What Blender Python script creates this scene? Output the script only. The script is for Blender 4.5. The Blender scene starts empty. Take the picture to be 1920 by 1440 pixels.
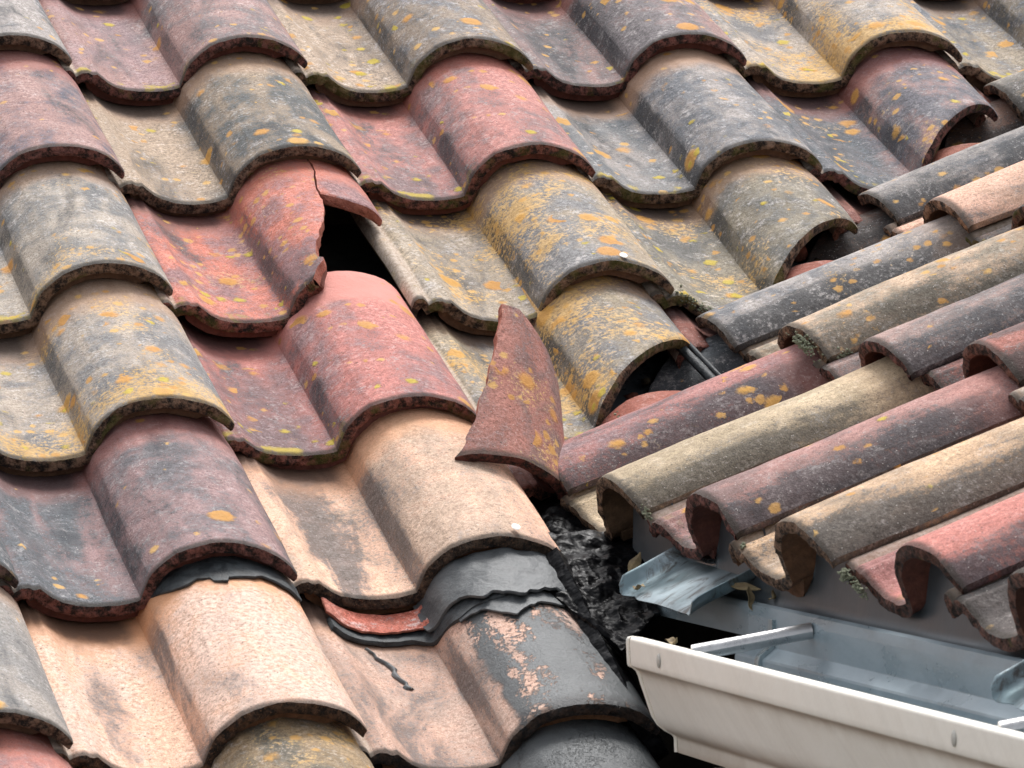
import bpy, math, random
import numpy as np
from mathutils import Vector, Matrix

# ------------------------------------------------------------------ camera, sky, sun, exposure
S = 0.3                                   # one tile cover width in metres
sc = bpy.context.scene
COL = sc.collection
cd = bpy.data.cameras.new("camera"); cam = bpy.data.objects.new("camera", cd); COL.objects.link(cam)
CAMPOS = np.array([-4.23528972, -21.69826951, -0.14187083])
M = np.array([[0.9620149348, -0.2728505512, -0.0089354257], [0.0237378034, 0.0509980426, 0.9984166046], [0.2719628317, 0.9607037922, -0.0555377514]])
mw = Matrix(((M[0][0], M[1][0], -M[2][0], CAMPOS[0]*S), (M[0][1], M[1][1], -M[2][1], CAMPOS[1]*S), (M[0][2], M[1][2], -M[2][2], CAMPOS[2]*S), (0, 0, 0, 1)))
cam.matrix_world = mw
cd.sensor_width = 36; cd.lens = 9734.5755*36/1920
cd.clip_start = 0.1; cd.clip_end = 500
cd.dof.use_dof = True; cd.dof.focus_distance = 20.6*S; cd.dof.aperture_fstop = 36
sc.camera = cam

world = bpy.data.worlds.new("World"); sc.world = world; world.use_nodes = True
wt = world.node_tree; wt.nodes.clear()
SUN_EL, SUN_AZ = math.radians(62), math.radians(25)      # azimuth from +Y towards +X
sky = wt.nodes.new("ShaderNodeTexSky"); sky.sky_type = 'NISHITA'; sky.sun_disc = False
sky.sun_elevation = SUN_EL; sky.sun_rotation = SUN_AZ; sky.dust_density = 4.0; sky.air_density = 1.0; sky.ozone_density = 1.0
hs = wt.nodes.new("ShaderNodeHueSaturation"); hs.inputs['Saturation'].default_value = 0.22
bg = wt.nodes.new("ShaderNodeBackground"); bg.inputs['Strength'].default_value = 0.135
wo = wt.nodes.new("ShaderNodeOutputWorld")
wt.links.new(sky.outputs[0], hs.inputs['Color']); wt.links.new(hs.outputs[0], bg.inputs['Color']); wt.links.new(bg.outputs[0], wo.inputs[0])
sl = bpy.data.lights.new("sun", 'SUN'); sl.energy = 1.5; sl.angle = math.radians(20); sl.color = (1.0, 0.975, 0.95)
so = bpy.data.objects.new("sun", sl); COL.objects.link(so)
sd = Vector((math.sin(SUN_AZ)*math.cos(SUN_EL), math.cos(SUN_AZ)*math.cos(SUN_EL), math.sin(SUN_EL)))
so.rotation_euler = sd.to_track_quat('Z', 'Y').to_euler()
sc.view_settings.view_transform = 'Standard'; sc.view_settings.look = 'None'
sc.view_settings.exposure = 0.95; sc.view_settings.gamma = 1.0; sc.view_settings.use_curve_mapping = False

# ------------------------------------------------------------------ roof frames (units of one tile width)
L = 1.0853165
sA, sB = 0.43016754, 0.43653527
uA = np.array([1., 0, 0]); vA = np.array([0, -math.cos(sA), -math.sin(sA)]); nA = np.cross(uA, -vA)
uB = np.array([-0.00318675, -0.99999492, 0.]); vB = np.array([-0.90621739, 0.00288791, -0.4228022]); nB = np.cross(uB, -vB)
OB = np.array([3.11746314, -3.4099379, -0.68749707])
FR = {'A': (np.zeros(3), uA, vA, nA), 'B': (OB, uB, vB, nB)}
def W(fr, x, V, h):
    O, u, v, n = FR[fr]
    x = np.asarray(x, float)[..., None]; V = np.asarray(V, float)[..., None]; h = np.asarray(h, float)[..., None]
    return (O + u*x + v*V + n*h)*S

# ------------------------------------------------------------------ numeric noise
def _hash(ix, iy, iz, seed):
    n = (ix*374761393 + iy*668265263 + iz*2147483647 + seed*974634777) & 0xffffffff
    n = ((n ^ (n >> 13))*1274126177) & 0xffffffff
    n = ((n ^ (n >> 16))*2246822519) & 0xffffffff
    return ((n ^ (n >> 15)) & 0xffff)/65535.0*2-1
def vn(x, y, z=0.0, seed=0):
    x, y, z = np.broadcast_arrays(np.asarray(x, float), np.asarray(y, float), np.asarray(z, float))
    ix, iy, iz = np.floor(x).astype(np.int64), np.floor(y).astype(np.int64), np.floor(z).astype(np.int64)
    fx, fy, fz = x-ix, y-iy, z-iz
    fx, fy, fz = fx*fx*(3-2*fx), fy*fy*(3-2*fy), fz*fz*(3-2*fz)
    r = 0
    for a in (0, 1):
        for b in (0, 1):
            for c in (0, 1):
                r = r + _hash(ix+a, iy+b, iz+c, seed)*(fx if a else 1-fx)*(fy if b else 1-fy)*(fz if c else 1-fz)
    return r
def fbm(x, y, z=0.0, seed=0, o=3):
    r = 0; a = 1.0; f = 1.0
    for k in range(o):
        r = r + a*vn(np.asarray(x)*f, np.asarray(y)*f, np.asarray(z)*f, seed+k*17); a *= .5; f *= 2.1
    return r

# ------------------------------------------------------------------ node helper
class NT:
    def __init__(s, name):
        s.m = bpy.data.materials.new(name); s.m.use_nodes = True; s.t = s.m.node_tree; s.t.nodes.clear()
        s.out = s.n("ShaderNodeOutputMaterial"); s.b = s.n("ShaderNodeBsdfPrincipled"); s.l(s.b.outputs[0], s.out.inputs[0])
    def n(s, k, **kw):
        o = s.t.nodes.new(k)
        for a, b in kw.items(): setattr(o, a, b)
        return o
    def l(s, a, b): s.t.links.new(a, b)
    def put(s, inp, v):
        if isinstance(v, bpy.types.NodeSocket): s.l(v, inp)
        elif v is not None:
            if isinstance(v, (tuple, list)) and len(v) == 3 and len(inp.default_value) == 4: v = (*v, 1)
            inp.default_value = v
    def attr(s, name, kind='GEOMETRY'):
        a = s.n("ShaderNodeAttribute", attribute_name=name, attribute_type=kind); return a
    def math(s, op, a, b=None, c=None, clamp=False):
        o = s.n("ShaderNodeMath", operation=op, use_clamp=clamp)
        for k, v in enumerate((a, b, c)): s.put(o.inputs[k], v)
        return o.outputs[0]
    def vmath(s, op, a, b=None, sc=None):
        o = s.n("ShaderNodeVectorMath", operation=op); s.put(o.inputs[0], a)
        if b is not None: s.put(o.inputs[1], b)
        if sc is not None: s.put(o.inputs[3], sc)
        return o.outputs[0]
    def noise(s, vec, scale, detail=3, rough=.55, dist=0.0, col=False):
        o = s.n("ShaderNodeTexNoise"); s.put(o.inputs['Vector'], vec)
        s.put(o.inputs['Scale'], scale); o.inputs['Detail'].default_value = detail; o.inputs['Roughness'].default_value = rough; o.inputs['Distortion'].default_value = dist
        return o.outputs['Color' if col else 'Fac']
    def vor(s, vec, scale, feature='F1'):
        o = s.n("ShaderNodeTexVoronoi", feature=feature); s.put(o.inputs['Vector'], vec); s.put(o.inputs['Scale'], scale); return o
    def mix(s, f, a, b, mode='MIX'):
        o = s.n("ShaderNodeMix", data_type='RGBA', blend_type=mode); s.put(o.inputs[0], f); s.put(o.inputs[6], a); s.put(o.inputs[7], b); return o.outputs[2]
    def sm(s, x, a, b, lo=0.0, hi=1.0):
        o = s.n("ShaderNodeMapRange", interpolation_type='SMOOTHSTEP'); s.put(o.inputs[0], x); s.put(o.inputs[1], a); s.put(o.inputs[2], b); s.put(o.inputs[3], lo); s.put(o.inputs[4], hi); return o.outputs[0]
    def bump(s, h, dist, strength=1.0, nrm=None):
        o = s.n("ShaderNodeBump"); s.put(o.inputs['Height'], h); o.inputs['Distance'].default_value = dist; s.put(o.inputs['Strength'], strength)
        if nrm is not None: s.l(nrm, o.inputs['Normal'])
        return o.outputs[0]
    def sep(s, v):
        o = s.n("ShaderNodeSeparateXYZ"); s.l(v, o.inputs[0]); return o.outputs
    def comb(s, x, y, z):
        o = s.n("ShaderNodeCombineXYZ")
        for k, v in enumerate((x, y, z)): s.put(o.inputs[k], v)
        return o.outputs[0]
    def set(s, **kw):
        for k, v in kw.items(): s.put(s.b.inputs[k.replace('_', ' ')], v)

def clay_material():
    t = NT("weathered_clay")
    A = lambda n: t.attr(n, 'OBJECT').outputs['Fac']
    C = lambda n: t.attr(n, 'OBJECT').outputs['Color']
    surf = t.sep(t.attr('surf').outputs['Vector']); x, v, ty = surf[0], surf[1], surf[2]
    uv = t.attr('uvw').outputs['Vector']                       # metres along the surface
    seed = A('seed')
    off = t.comb(t.math('MULTIPLY', seed, 3.71), t.math('MULTIPLY', seed, 7.13), t.math('MULTIPLY', seed, 1.37))
    p = t.vmath('ADD', uv, off)
    pz = t.vmath('MULTIPLY', p, (1.0, 0.32, 1.0))              # long streaks that follow the fall of the tile
    nbig = t.noise(pz, 9, 3, .6, .5)
    nmid = t.noise(p, 30, 4, .62, .3)
    nfin = t.noise(p, 190, 5, .75)
    ngr = t.noise(p, 620, 2, .7)
    # base: two kiln colours in soft patches
    f = t.math('ADD', t.math('MULTIPLY', nbig, .62), t.math('MULTIPLY', nmid, .38))
    f = t.math('ADD', f, t.math('MULTIPLY', t.math('SUBTRACT', nfin, .5), .34))
    col = t.mix(t.sm(f, .43, .58), C('c1'), C('c2'))
    tw = t.math('MULTIPLY', t.math('MULTIPLY', t.sm(t.math('ADD', x, t.math('MULTIPLY', t.math('SUBTRACT', nbig, .5), .25)), .46, .36), t.sm(t.math('ADD', nbig, t.math('MULTIPLY', t.math('SUBTRACT', nfin, .5), .4)), .34, .50)), A('ctw'))
    col = t.mix(tw, col, C('ct'))
    # soot
    nso = t.noise(t.vmath('ADD', pz, (5.2, 1.1, 3.3)), 14, 4, .62, .7)
    s = t.math('ADD', nso, t.math('MULTIPLY', t.math('SUBTRACT', nfin, .5), .75))
    s = t.math('ADD', s, t.math('MULTIPLY', A('soot'), .42))
    # shade and some dirt painted on the steep flanks, dirt streaks in the trough
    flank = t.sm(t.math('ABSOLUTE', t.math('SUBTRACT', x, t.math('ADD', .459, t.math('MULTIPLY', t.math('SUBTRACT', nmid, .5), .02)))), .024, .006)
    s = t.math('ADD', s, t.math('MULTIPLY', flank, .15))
    band = t.math('MULTIPLY', t.sm(t.math('ABSOLUTE', t.math('SUBTRACT', x, t.math('ADD', .22, t.math('MULTIPLY', t.math('SUBTRACT', nmid, .5), .16)))), .15, .03), t.sm(nso, .36, .56))
    s = t.math('ADD', s, t.math('MULTIPLY', band, A('strk')))
    nibf = t.sm(x, .78, .98)
    s = t.math('ADD', s, t.math('MULTIPLY', t.math('MULTIPLY', nibf, A('lowgrime')), .36))  # lower side flank of the roll, its shade put into the colour
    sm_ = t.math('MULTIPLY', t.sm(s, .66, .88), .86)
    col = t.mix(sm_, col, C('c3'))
    # pale mineral bloom
    nb = t.noise(t.vmath('ADD', p, (9.1, 4.4, 2.0)), 38, 5, .7)
    bl = t.math('ADD', nb, t.math('MULTIPLY', t.math('SUBTRACT', nfin, .5), .9))
    col = t.mix(t.math('MULTIPLY', t.sm(bl, .52, .80), t.math('MULTIPLY', A('bloom'), .75)), col, (.55, .51, .49))
    # granular sand
    col = t.mix(1.0, col, t.comb(*[t.sm(ngr, .30, .70, .78, 1.22)]*3), 'MULTIPLY')
    col = t.mix(1.0, col, t.comb(*[t.sm(nfin, .30, .70, .60, 1.30)]*3), 'MULTIPLY')
    vs = t.vor(p, 400); wn = t.sep(vs.outputs['Color'])[0]
    speck = t.math('MULTIPLY', t.math('GREATER_THAN', wn, .93), t.sm(vs.outputs['Distance'], .30, .18))
    col = t.mix(t.math('MULTIPLY', speck, .55), col, (.66, .62, .58))
    vs2 = t.vor(t.vmath('ADD', p, (1.7, .3, .9)), 260); wn2 = t.sep(vs2.outputs['Color'])[1]
    pit = t.math('MULTIPLY', t.math('GREATER_THAN', wn2, .90), t.sm(vs2.outputs['Distance'], .34, .2))
    col = t.mix(t.math('MULTIPLY', pit, .65), col, (.03, .028, .028))
    # fresh clay just below the overlap, dark line in the trough right under it
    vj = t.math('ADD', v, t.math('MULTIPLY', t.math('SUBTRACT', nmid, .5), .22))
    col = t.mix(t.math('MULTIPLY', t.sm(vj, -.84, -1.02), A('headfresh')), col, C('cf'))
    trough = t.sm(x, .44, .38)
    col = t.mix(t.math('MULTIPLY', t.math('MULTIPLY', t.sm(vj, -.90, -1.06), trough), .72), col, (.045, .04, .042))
    # orange lichen rosettes
    pd = t.vmath('ADD', p, t.vmath('SCALE', t.vmath('SUBTRACT', t.noise(p, 150, 5, .72, 0, True), (.5, .5, .5)), sc=.012))
    cl = t.noise(t.vmath('ADD', p, (2.2, 8.1, 0)), 11, 2, .5)
    def rosettes(vec, scale, amount, bias):
        vo = t.vor(vec, scale); cc = t.sep(vo.outputs['Color'])
        thr = t.math('ADD', t.math('MULTIPLY', amount, .55), t.math('MULTIPLY', t.math('MULTIPLY', t.math('SUBTRACT', bias, .52), 3.6), amount))
        on = t.math('LESS_THAN', cc[0], thr)
        rad = t.math('ADD', t.math('MULTIPLY', cc[1], .34), .10)
        e = t.math('SUBTRACT', rad, vo.outputs['Distance'])
        return t.math('MULTIPLY', t.math('MULTIPLY', t.sm(e, -.07, .13), t.sm(nfin, .14, .38)), on), cc[2], e
    lo, ly = A('lich'), A('yel')
    m1, r1, e1 = rosettes(pd, 26, lo, cl)
    m2, r2, e2 = rosettes(t.vmath('ADD', pd, (.37, .81, 0)), 62, lo, cl)
    oc = t.mix(r1, (.62, .25, .035), (.70, .37, .06)); oc = t.mix(t.math('MULTIPLY', t.sm(e1, .04, .2), .5), oc, (.34, .15, .035))
    oc = t.mix(.35, oc, t.mix(nfin, (.25, .14, .05), (.75, .48, .16)))
    # a thin washed crust between the rosettes
    wash = t.math('ADD', t.math('ADD', cl, t.math('MULTIPLY', t.math('SUBTRACT', nfin, .5), 1.2)), t.math('MULTIPLY', lo, .38))
    wash = t.math('ADD', wash, t.math('MULTIPLY', t.sm(v, -.30, -.06), A('lipo')))
    wash = t.math('ADD', wash, t.math('MULTIPLY', t.math('MULTIPLY', t.sm(x, .80, .50), t.sm(x, .40, .50)), t.math('MULTIPLY', t.sm(lo, .62, .8), .16)))
    col = t.mix(t.math('MULTIPLY', t.math('MULTIPLY', t.sm(wash, .88, 1.04), .78), t.sm(lo, .30, .60)), col, t.mix(t.sm(nfin, .3, .7), (.40, .23, .07), (.66, .42, .15)))
    col = t.mix(t.math('MULTIPLY', m2, .82), col, t.mix(r2, (.50, .25, .06), (.62, .38, .12)))
    col = t.mix(t.math('MULTIPLY', m1, .90), col, oc)
    # yellow green lichen near the lower lip and in the trough
    yb = t.math('MULTIPLY', t.sm(v, -.95, -.02, .25, 1.0), t.sm(x, .52, .42, .12, .75))
    m3, r3, e3 = rosettes(t.vmath('ADD', pd, (4.1, .2, 0)), 46, t.math('MULTIPLY', ly, yb), t.noise(p, 14, 2, .5))
    lipd = t.math('ADD', v, t.math('MULTIPLY', t.math('SUBTRACT', nmid, .5), .12))
    lip = t.math('MULTIPLY', t.math('MULTIPLY', t.sm(lipd, -.075, -.03), t.sm(x, .50, .40)), t.sm(t.math('ADD', nmid, t.math('MULTIPLY', ly, .10)), .58, .64))
    lip = t.math('MULTIPLY', lip, t.sm(t.noise(p, 16, 2, .5), .46, .56))
    yc = t.mix(r3, (.48, .36, .035), (.56, .40, .06)); yc = t.mix(.3, yc, t.mix(nfin, (.2, .2, .03), (.7, .56, .1)))
    col = t.mix(t.math('MULTIPLY', m3, .88), col, yc)
    lip = t.math('MULTIPLY', lip, t.sm(ly, .05, .4)); col = t.mix(t.math('MULTIPLY', lip, .75), col, yc)
    col = t.mix(t.math('MULTIPLY', t.sm(x, .006, -.004), .8), col, t.mix(t.sm(nfin, .3, .7), (.36, .27, .20), (.60, .50, .42)))
    # dark worn lip
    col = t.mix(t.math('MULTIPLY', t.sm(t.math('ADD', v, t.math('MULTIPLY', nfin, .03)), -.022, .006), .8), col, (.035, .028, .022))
    # tarry coat
    tar = A('tar')
    ntar = t.math('ADD', t.noise(t.vmath('MULTIPLY', p, (1, .5, 1)), 24, 5, .68, .3), t.math('MULTIPLY', t.math('SUBTRACT', nfin, .5), .45))
    tm = t.math('MULTIPLY', t.math('MULTIPLY', t.sm(t.math('ADD', x, t.math('MULTIPLY', t.math('SUBTRACT', nmid, .5), .06)), .495, .515), tar), t.sm(ntar, .605, .55))
    tm = t.math('MAXIMUM', tm, t.math('MULTIPLY', t.math('GREATER_THAN', tar, 1.5), 1.0))
    tarc = t.mix(nmid, (.060, .066, .070), (.130, .138, .140)); tarc = t.mix(t.sm(nfin, .35, .2), tarc, (.02, .021, .023))
    tarc = t.mix(t.math('MULTIPLY', t.sm(v, -.10, -.02), .8), tarc, (.012, .012, .014))
    col = t.mix(tm, col, tarc)
    # crumbly rim
    g = t.sep(t.n("ShaderNodeTexCoord").outputs['Object']);
    oc3 = t.n("ShaderNodeTexCoord").outputs['Object']; op = t.vmath('ADD', oc3, off)
    rn = t.noise(op, 95, 6, .75); rn2 = t.noise(op, 330, 3, .7)
    rim = t.mix(t.sm(rn, .40, .64), (.016, .012, .010), C('rim'))
    rim = t.mix(t.math('MULTIPLY', t.sm(rn2, .56, .72), .55), rim, t.mix(.5, C('cf'), C('rim')))
    gm = t.noise(op, 26, 3, .6)
    rim = t.mix(t.math('MULTIPLY', t.sm(t.math('ADD', gm, t.math('MULTIPLY', ly, .2)), .66, .78), .6), rim, (.10, .10, .018))
    rim = t.mix(t.math('MULTIPLY', t.math('GREATER_THAN', tar, .5), .85), rim, (.014, .014, .015))
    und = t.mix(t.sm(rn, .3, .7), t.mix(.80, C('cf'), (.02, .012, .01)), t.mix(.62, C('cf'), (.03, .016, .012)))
    frac = t.mix(t.sm(rn, .35, .68), t.mix(.35, C('cf'), (.10, .03, .025)), t.mix(.12, C('cf'), (.75, .42, .34)))
    is1 = t.math('COMPARE', ty, 1.0, .3); is2 = t.math('COMPARE', ty, 2.0, .3); is3 = t.math('COMPARE', ty, 3.0, .3)
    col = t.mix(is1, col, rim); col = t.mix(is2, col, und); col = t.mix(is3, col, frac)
    rough = t.sm(nmid, .3, .7, .72, .90); rough = t.mix(tm, t.comb(rough, rough, rough), (.42, .42, .42))
    t.set(Base_Color=col, Roughness=rough, Specular_IOR_Level=.30)
    hgt = t.math('ADD', t.math('ADD', t.math('MULTIPLY', nfin, .9), t.math('MULTIPLY', ngr, .35)), t.math('MULTIPLY', t.noise(p, 60, 3, .6), 1.0))
    hgt = t.math('ADD', hgt, t.math('MULTIPLY', t.math('ADD', m1, m3), .6))
    hgt = t.math('ADD', hgt, t.math('MULTIPLY', tm, .8))
    rb = t.math('MULTIPLY', t.math('ADD', rn, rn2), 3.2)
    hh = t.n("ShaderNodeMix", data_type='FLOAT'); t.l(t.math('ADD', is1, is3), hh.inputs[0]); t.l(hgt, hh.inputs[2]); t.l(rb, hh.inputs[3])
    t.l(t.bump(hh.outputs[0], .0016, 1.0), t.b.inputs['Normal'])
    return t.m
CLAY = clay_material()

def simple(name, c1, c2, scale, rough=.7, metal=0.0, bump=.001, bscale=None, spec=.4, dirt=None, stretch=(1, 1, 1), bdet=4):
    t = NT(name); oc = t.n("ShaderNodeTexCoord").outputs['Object']; oc = t.vmath('MULTIPLY', oc, stretch)
    n = t.noise(oc, scale, 6, .65, .4); nf = t.noise(oc, (bscale or scale*6), bdet, .7 if bdet > 2 else .5)
    col = t.mix(t.sm(t.math('ADD', n, t.math('MULTIPLY', t.math('SUBTRACT', nf, .5), .3)), .35, .65), c1, c2)
    if dirt:
        nd = t.noise(t.vmath('ADD', oc, (3, 1, 7)), scale*.6, 6, .7, .8)
        col = t.mix(t.sm(nd, dirt[0], dirt[0]+.12), col, dirt[1])
    t.set(Base_Color=col, Roughness=t.sm(n, .3, .7, max(rough-.1, .05), min(rough+.1, 1)), Metallic=metal, Specular_IOR_Level=spec)
    if bump: t.l(t.bump(nf, bump, 1.0), t.b.inputs['Normal'])
    return t.m
TARM = simple("wet_bitumen", (.002, .002, .0025), (.008, .008, .009), 50, .38, 0, .005, 65, .06, bdet=2.0)
MEMB = simple("dry_bitumen_membrane", (.062, .068, .072), (.120, .127, .130), 22, .55, 0, .0016, 160, .35, (.62, (.03, .032, .035)))
FELT = simple("black_felt", (.012, .015, .018), (.05, .058, .062), 60, .6, 0, .0012, 300, .4)
DECKM = simple("dark_underlay", (.020, .020, .019), (.04, .038, .035), 12, .9, 0, .001, 90, .1)
WOOD = simple("old_batten_wood", (.06, .045, .034), (.11, .085, .062), 14, .9, 0, .001, 120, .1, None, (1, 12, 12))
ZINC = simple("weathered_zinc", (.30, .36, .38), (.42, .49, .51), 11, .30, .65, .0004, 60, .5, (.60, (.07, .055, .045)), (1, 3, 1))
SLATEM = simple("slate_grey_sheet_metal", (.050, .062, .072), (.072, .086, .097), 7, .36, .25, .0003, 40, .5, (.70, (.05, .045, .04)))
GUTI = simple("gutter_grey_blue_paint", (.23, .285, .315), (.30, .36, .395), 6, .34, .15, .0003, 40, .5, (.70, (.40, .45, .47)), (1, 1.5, 4))
STEEL = simple("bare_steel", (.38, .38, .38), (.55, .55, .55), 30, .28, .9, .0002, 80, .5)
DEBR = simple("dirt_and_moss", (.012, .010, .007), (.055, .045, .028), 120, .95, 0, .004, 200, .1)
MOSS = simple("grey_green_moss", (.20, .22, .15), (.36, .38, .28), 160, .95, 0, .003, 400, .1)
LEAF = simple("dry_leaf", (.14, .10, .055), (.32, .25, .14), 40, .7, 0, .0006, 200, .3)
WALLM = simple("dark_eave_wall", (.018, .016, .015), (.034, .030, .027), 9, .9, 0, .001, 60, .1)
RUBBLE = simple("red_mortar", (.20, .07, .05), (.10, .04, .03), 40, .95, 0, .003, 150, .1)
DROP = simple('white_dropping', (.8, .8, .77), (.7, .7, .66), 90, .7, 0, 0)
GROUNDM = simple("ground_paving", (.14, .13, .12), (.20, .19, .17), 2, .9, 0, .001, 30, .2)

def cream_material():
    t = NT("cream_gutter_paint"); oc = t.n("ShaderNodeTexCoord").outputs['Object']
    st = t.vmath('MULTIPLY', oc, (6, 1.0, 6)); sp = t.sep(oc)
    shear = t.comb(sp[0], t.math('ADD', sp[1], t.math('MULTIPLY', sp[2], -1.1)), 0)
    n = t.noise(t.vmath('MULTIPLY', shear, (6, 16, 3)), 1.0, 6, .7, 1.2); n2 = t.noise(oc, 9, 5, .65, .5); n3 = t.noise(oc, 160, 3, .6)
    col = t.mix(t.sm(n2, .35, .7), (.93, .885, .80), (.89, .835, .745))
    col = t.mix(t.math('MULTIPLY', t.sm(t.math('ADD', n, t.math('MULTIPLY', n3, .2)), 
        .50, .80), .11), col, (.36, .31, .25))
    gr = t.attr('grime').outputs['Fac']  # brown tone in the groove below the lip and at the ogee foot
    col = t.mix(t.math('MULTIPLY', t.sm(t.math('ADD', gr, t.math('MULTIPLY', n2, .4)), .45, 1.10), .85), col, (.34, .235, .15))
    t.set(Base_Color=col, Roughness=.42, Specular_IOR_Level=.45)
    t.l(t.bump(n3, .0003, 1.0), t.b.inputs['Normal'])
    return t.m
CREAM = cream_material()

# ------------------------------------------------------------------ objects
def link(name, me, mat, parent=None, loc=(0, 0, 0)):
    o = bpy.data.objects.new(name, me); COL.objects.link(o); o.location = loc
    if mat and not me.materials: me.materials.append(mat)
    if parent is not None:
        o.parent = parent; o.location = Vector(loc) - parent_loc(parent)
    return o
def parent_loc(p):
    r = Vector(p.location); q = p.parent
    while q is not None: r += q.location; q = q.parent
    return r
def thing(name, label, cat, loc=(0, 0, 0), group=None):
    o = bpy.data.objects.new(name, None); COL.objects.link(o); o.location = loc; o.empty_display_size = .05
    o['label'] = label; o['category'] = cat
    if group: o['group'] = group
    return o
def tag(o, label, cat, group=None, kind=None):
    o['label'] = label; o['category'] = cat
    if group: o['group'] = group
    if kind: o['kind'] = kind
    return o
def struct(o): o['kind'] = 'structure'; return o

class MB:                                     # mesh collector; world coordinates in metres
    def __init__(s): s.v = []; s.f = []; s.sm = []; s.surf = []; s.uvw = []; s.grime = []; s.n = 0
    def add(s, v, f, smooth=True, surf=None, uvw=None, grime=None):
        v = np.asarray(v, float).reshape(-1, 3); k = s.n
        s.v.append(v); s.n += len(v)
        for q in f: s.f.append(tuple(int(a)+k for a in q)); s.sm.append(smooth)
        s.surf.append(np.zeros((len(v), 3)) if surf is None else np.asarray(surf, float).reshape(-1, 3))
        s.uvw.append(v.copy() if uvw is None else np.asarray(uvw, float).reshape(-1, 3))
        s.grime.append(np.zeros(len(v)) if grime is None else np.asarray(grime, float).reshape(-1))
    def grid(s, P, flip=False, smooth=True, surf=None, uvw=None, grime=None):
        a, b = P.shape[:2]; f = []
        idx = np.arange(a*b).reshape(a, b)
        q = np.stack([idx[:-1, :-1], idx[1:, :-1], idx[1:, 1:], idx[:-1, 1:]], -1).reshape(-1, 4)
        if flip: q = q[:, ::-1]
        s.add(P.reshape(-1, 3), q.tolist(), smooth, surf, uvw, grime)
    def box(s, c, ax, ay, az):
        c, ax, ay, az = map(lambda t: np.asarray(t, float), (c, ax, ay, az)); v = []
        for i in (-1, 1):
            for j in (-1, 1):
                for k in (-1, 1): v.append(c+ax*i+ay*j+az*k)
        s.add(v, [(0, 1, 3, 2), (4, 6, 7, 5), (0, 4, 5, 1), (2, 3, 7, 6), (0, 2, 6, 4), (1, 5, 7, 3)], False)
    def tube(s, pts, r, n=12, cap=True):
        pts = np.asarray(pts, float); rr = np.broadcast_to(np.asarray(r, float), (len(pts),)); R = []
        up = np.array([0, 0, 1.])
        for i, p in enumerate(pts):
            d = pts[min(i+1, len(pts)-1)]-pts[max(i-1, 0)]; d = d/np.linalg.norm(d)
            a = np.cross(d, up); a /= np.linalg.norm(a)+1e-9; b = np.cross(a, d)
            t = np.linspace(0, 2*np.pi, n+1)
            R.append(p+rr[i]*(np.cos(t)[:, None]*a+np.sin(t)[:, None]*b))
        R = np.array(R); s.grid(R)
        if cap:
            s.add(np.vstack([R[0, :n]]), [tuple(range(n))], False); s.add(R[-1, :n], [tuple(range(n))[::-1]], False)
    def build(s, name, mat, parent=None, origin=None):
        v = np.vstack(s.v); o = np.asarray(origin if origin is not None else v.mean(0), float)
        me = bpy.data.meshes.new(name); me.from_pydata((v-o).tolist(), [], s.f)
        me.polygons.foreach_set('use_smooth', s.sm)
        for nm, d in (('surf', s.surf), ('uvw', s.uvw)):
            a = me.attributes.new(nm, 'FLOAT_VECTOR', 'POINT'); a.data.foreach_set('vector', np.vstack(d).astype(np.float32).ravel())
        if any(g.any() for g in s.grime):
            a = me.attributes.new('grime', 'FLOAT', 'POINT'); a.data.foreach_set('value', np.concatenate(s.grime).astype(np.float32))
        me.update()
        return link(name, me, mat, parent, tuple(o))

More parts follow.
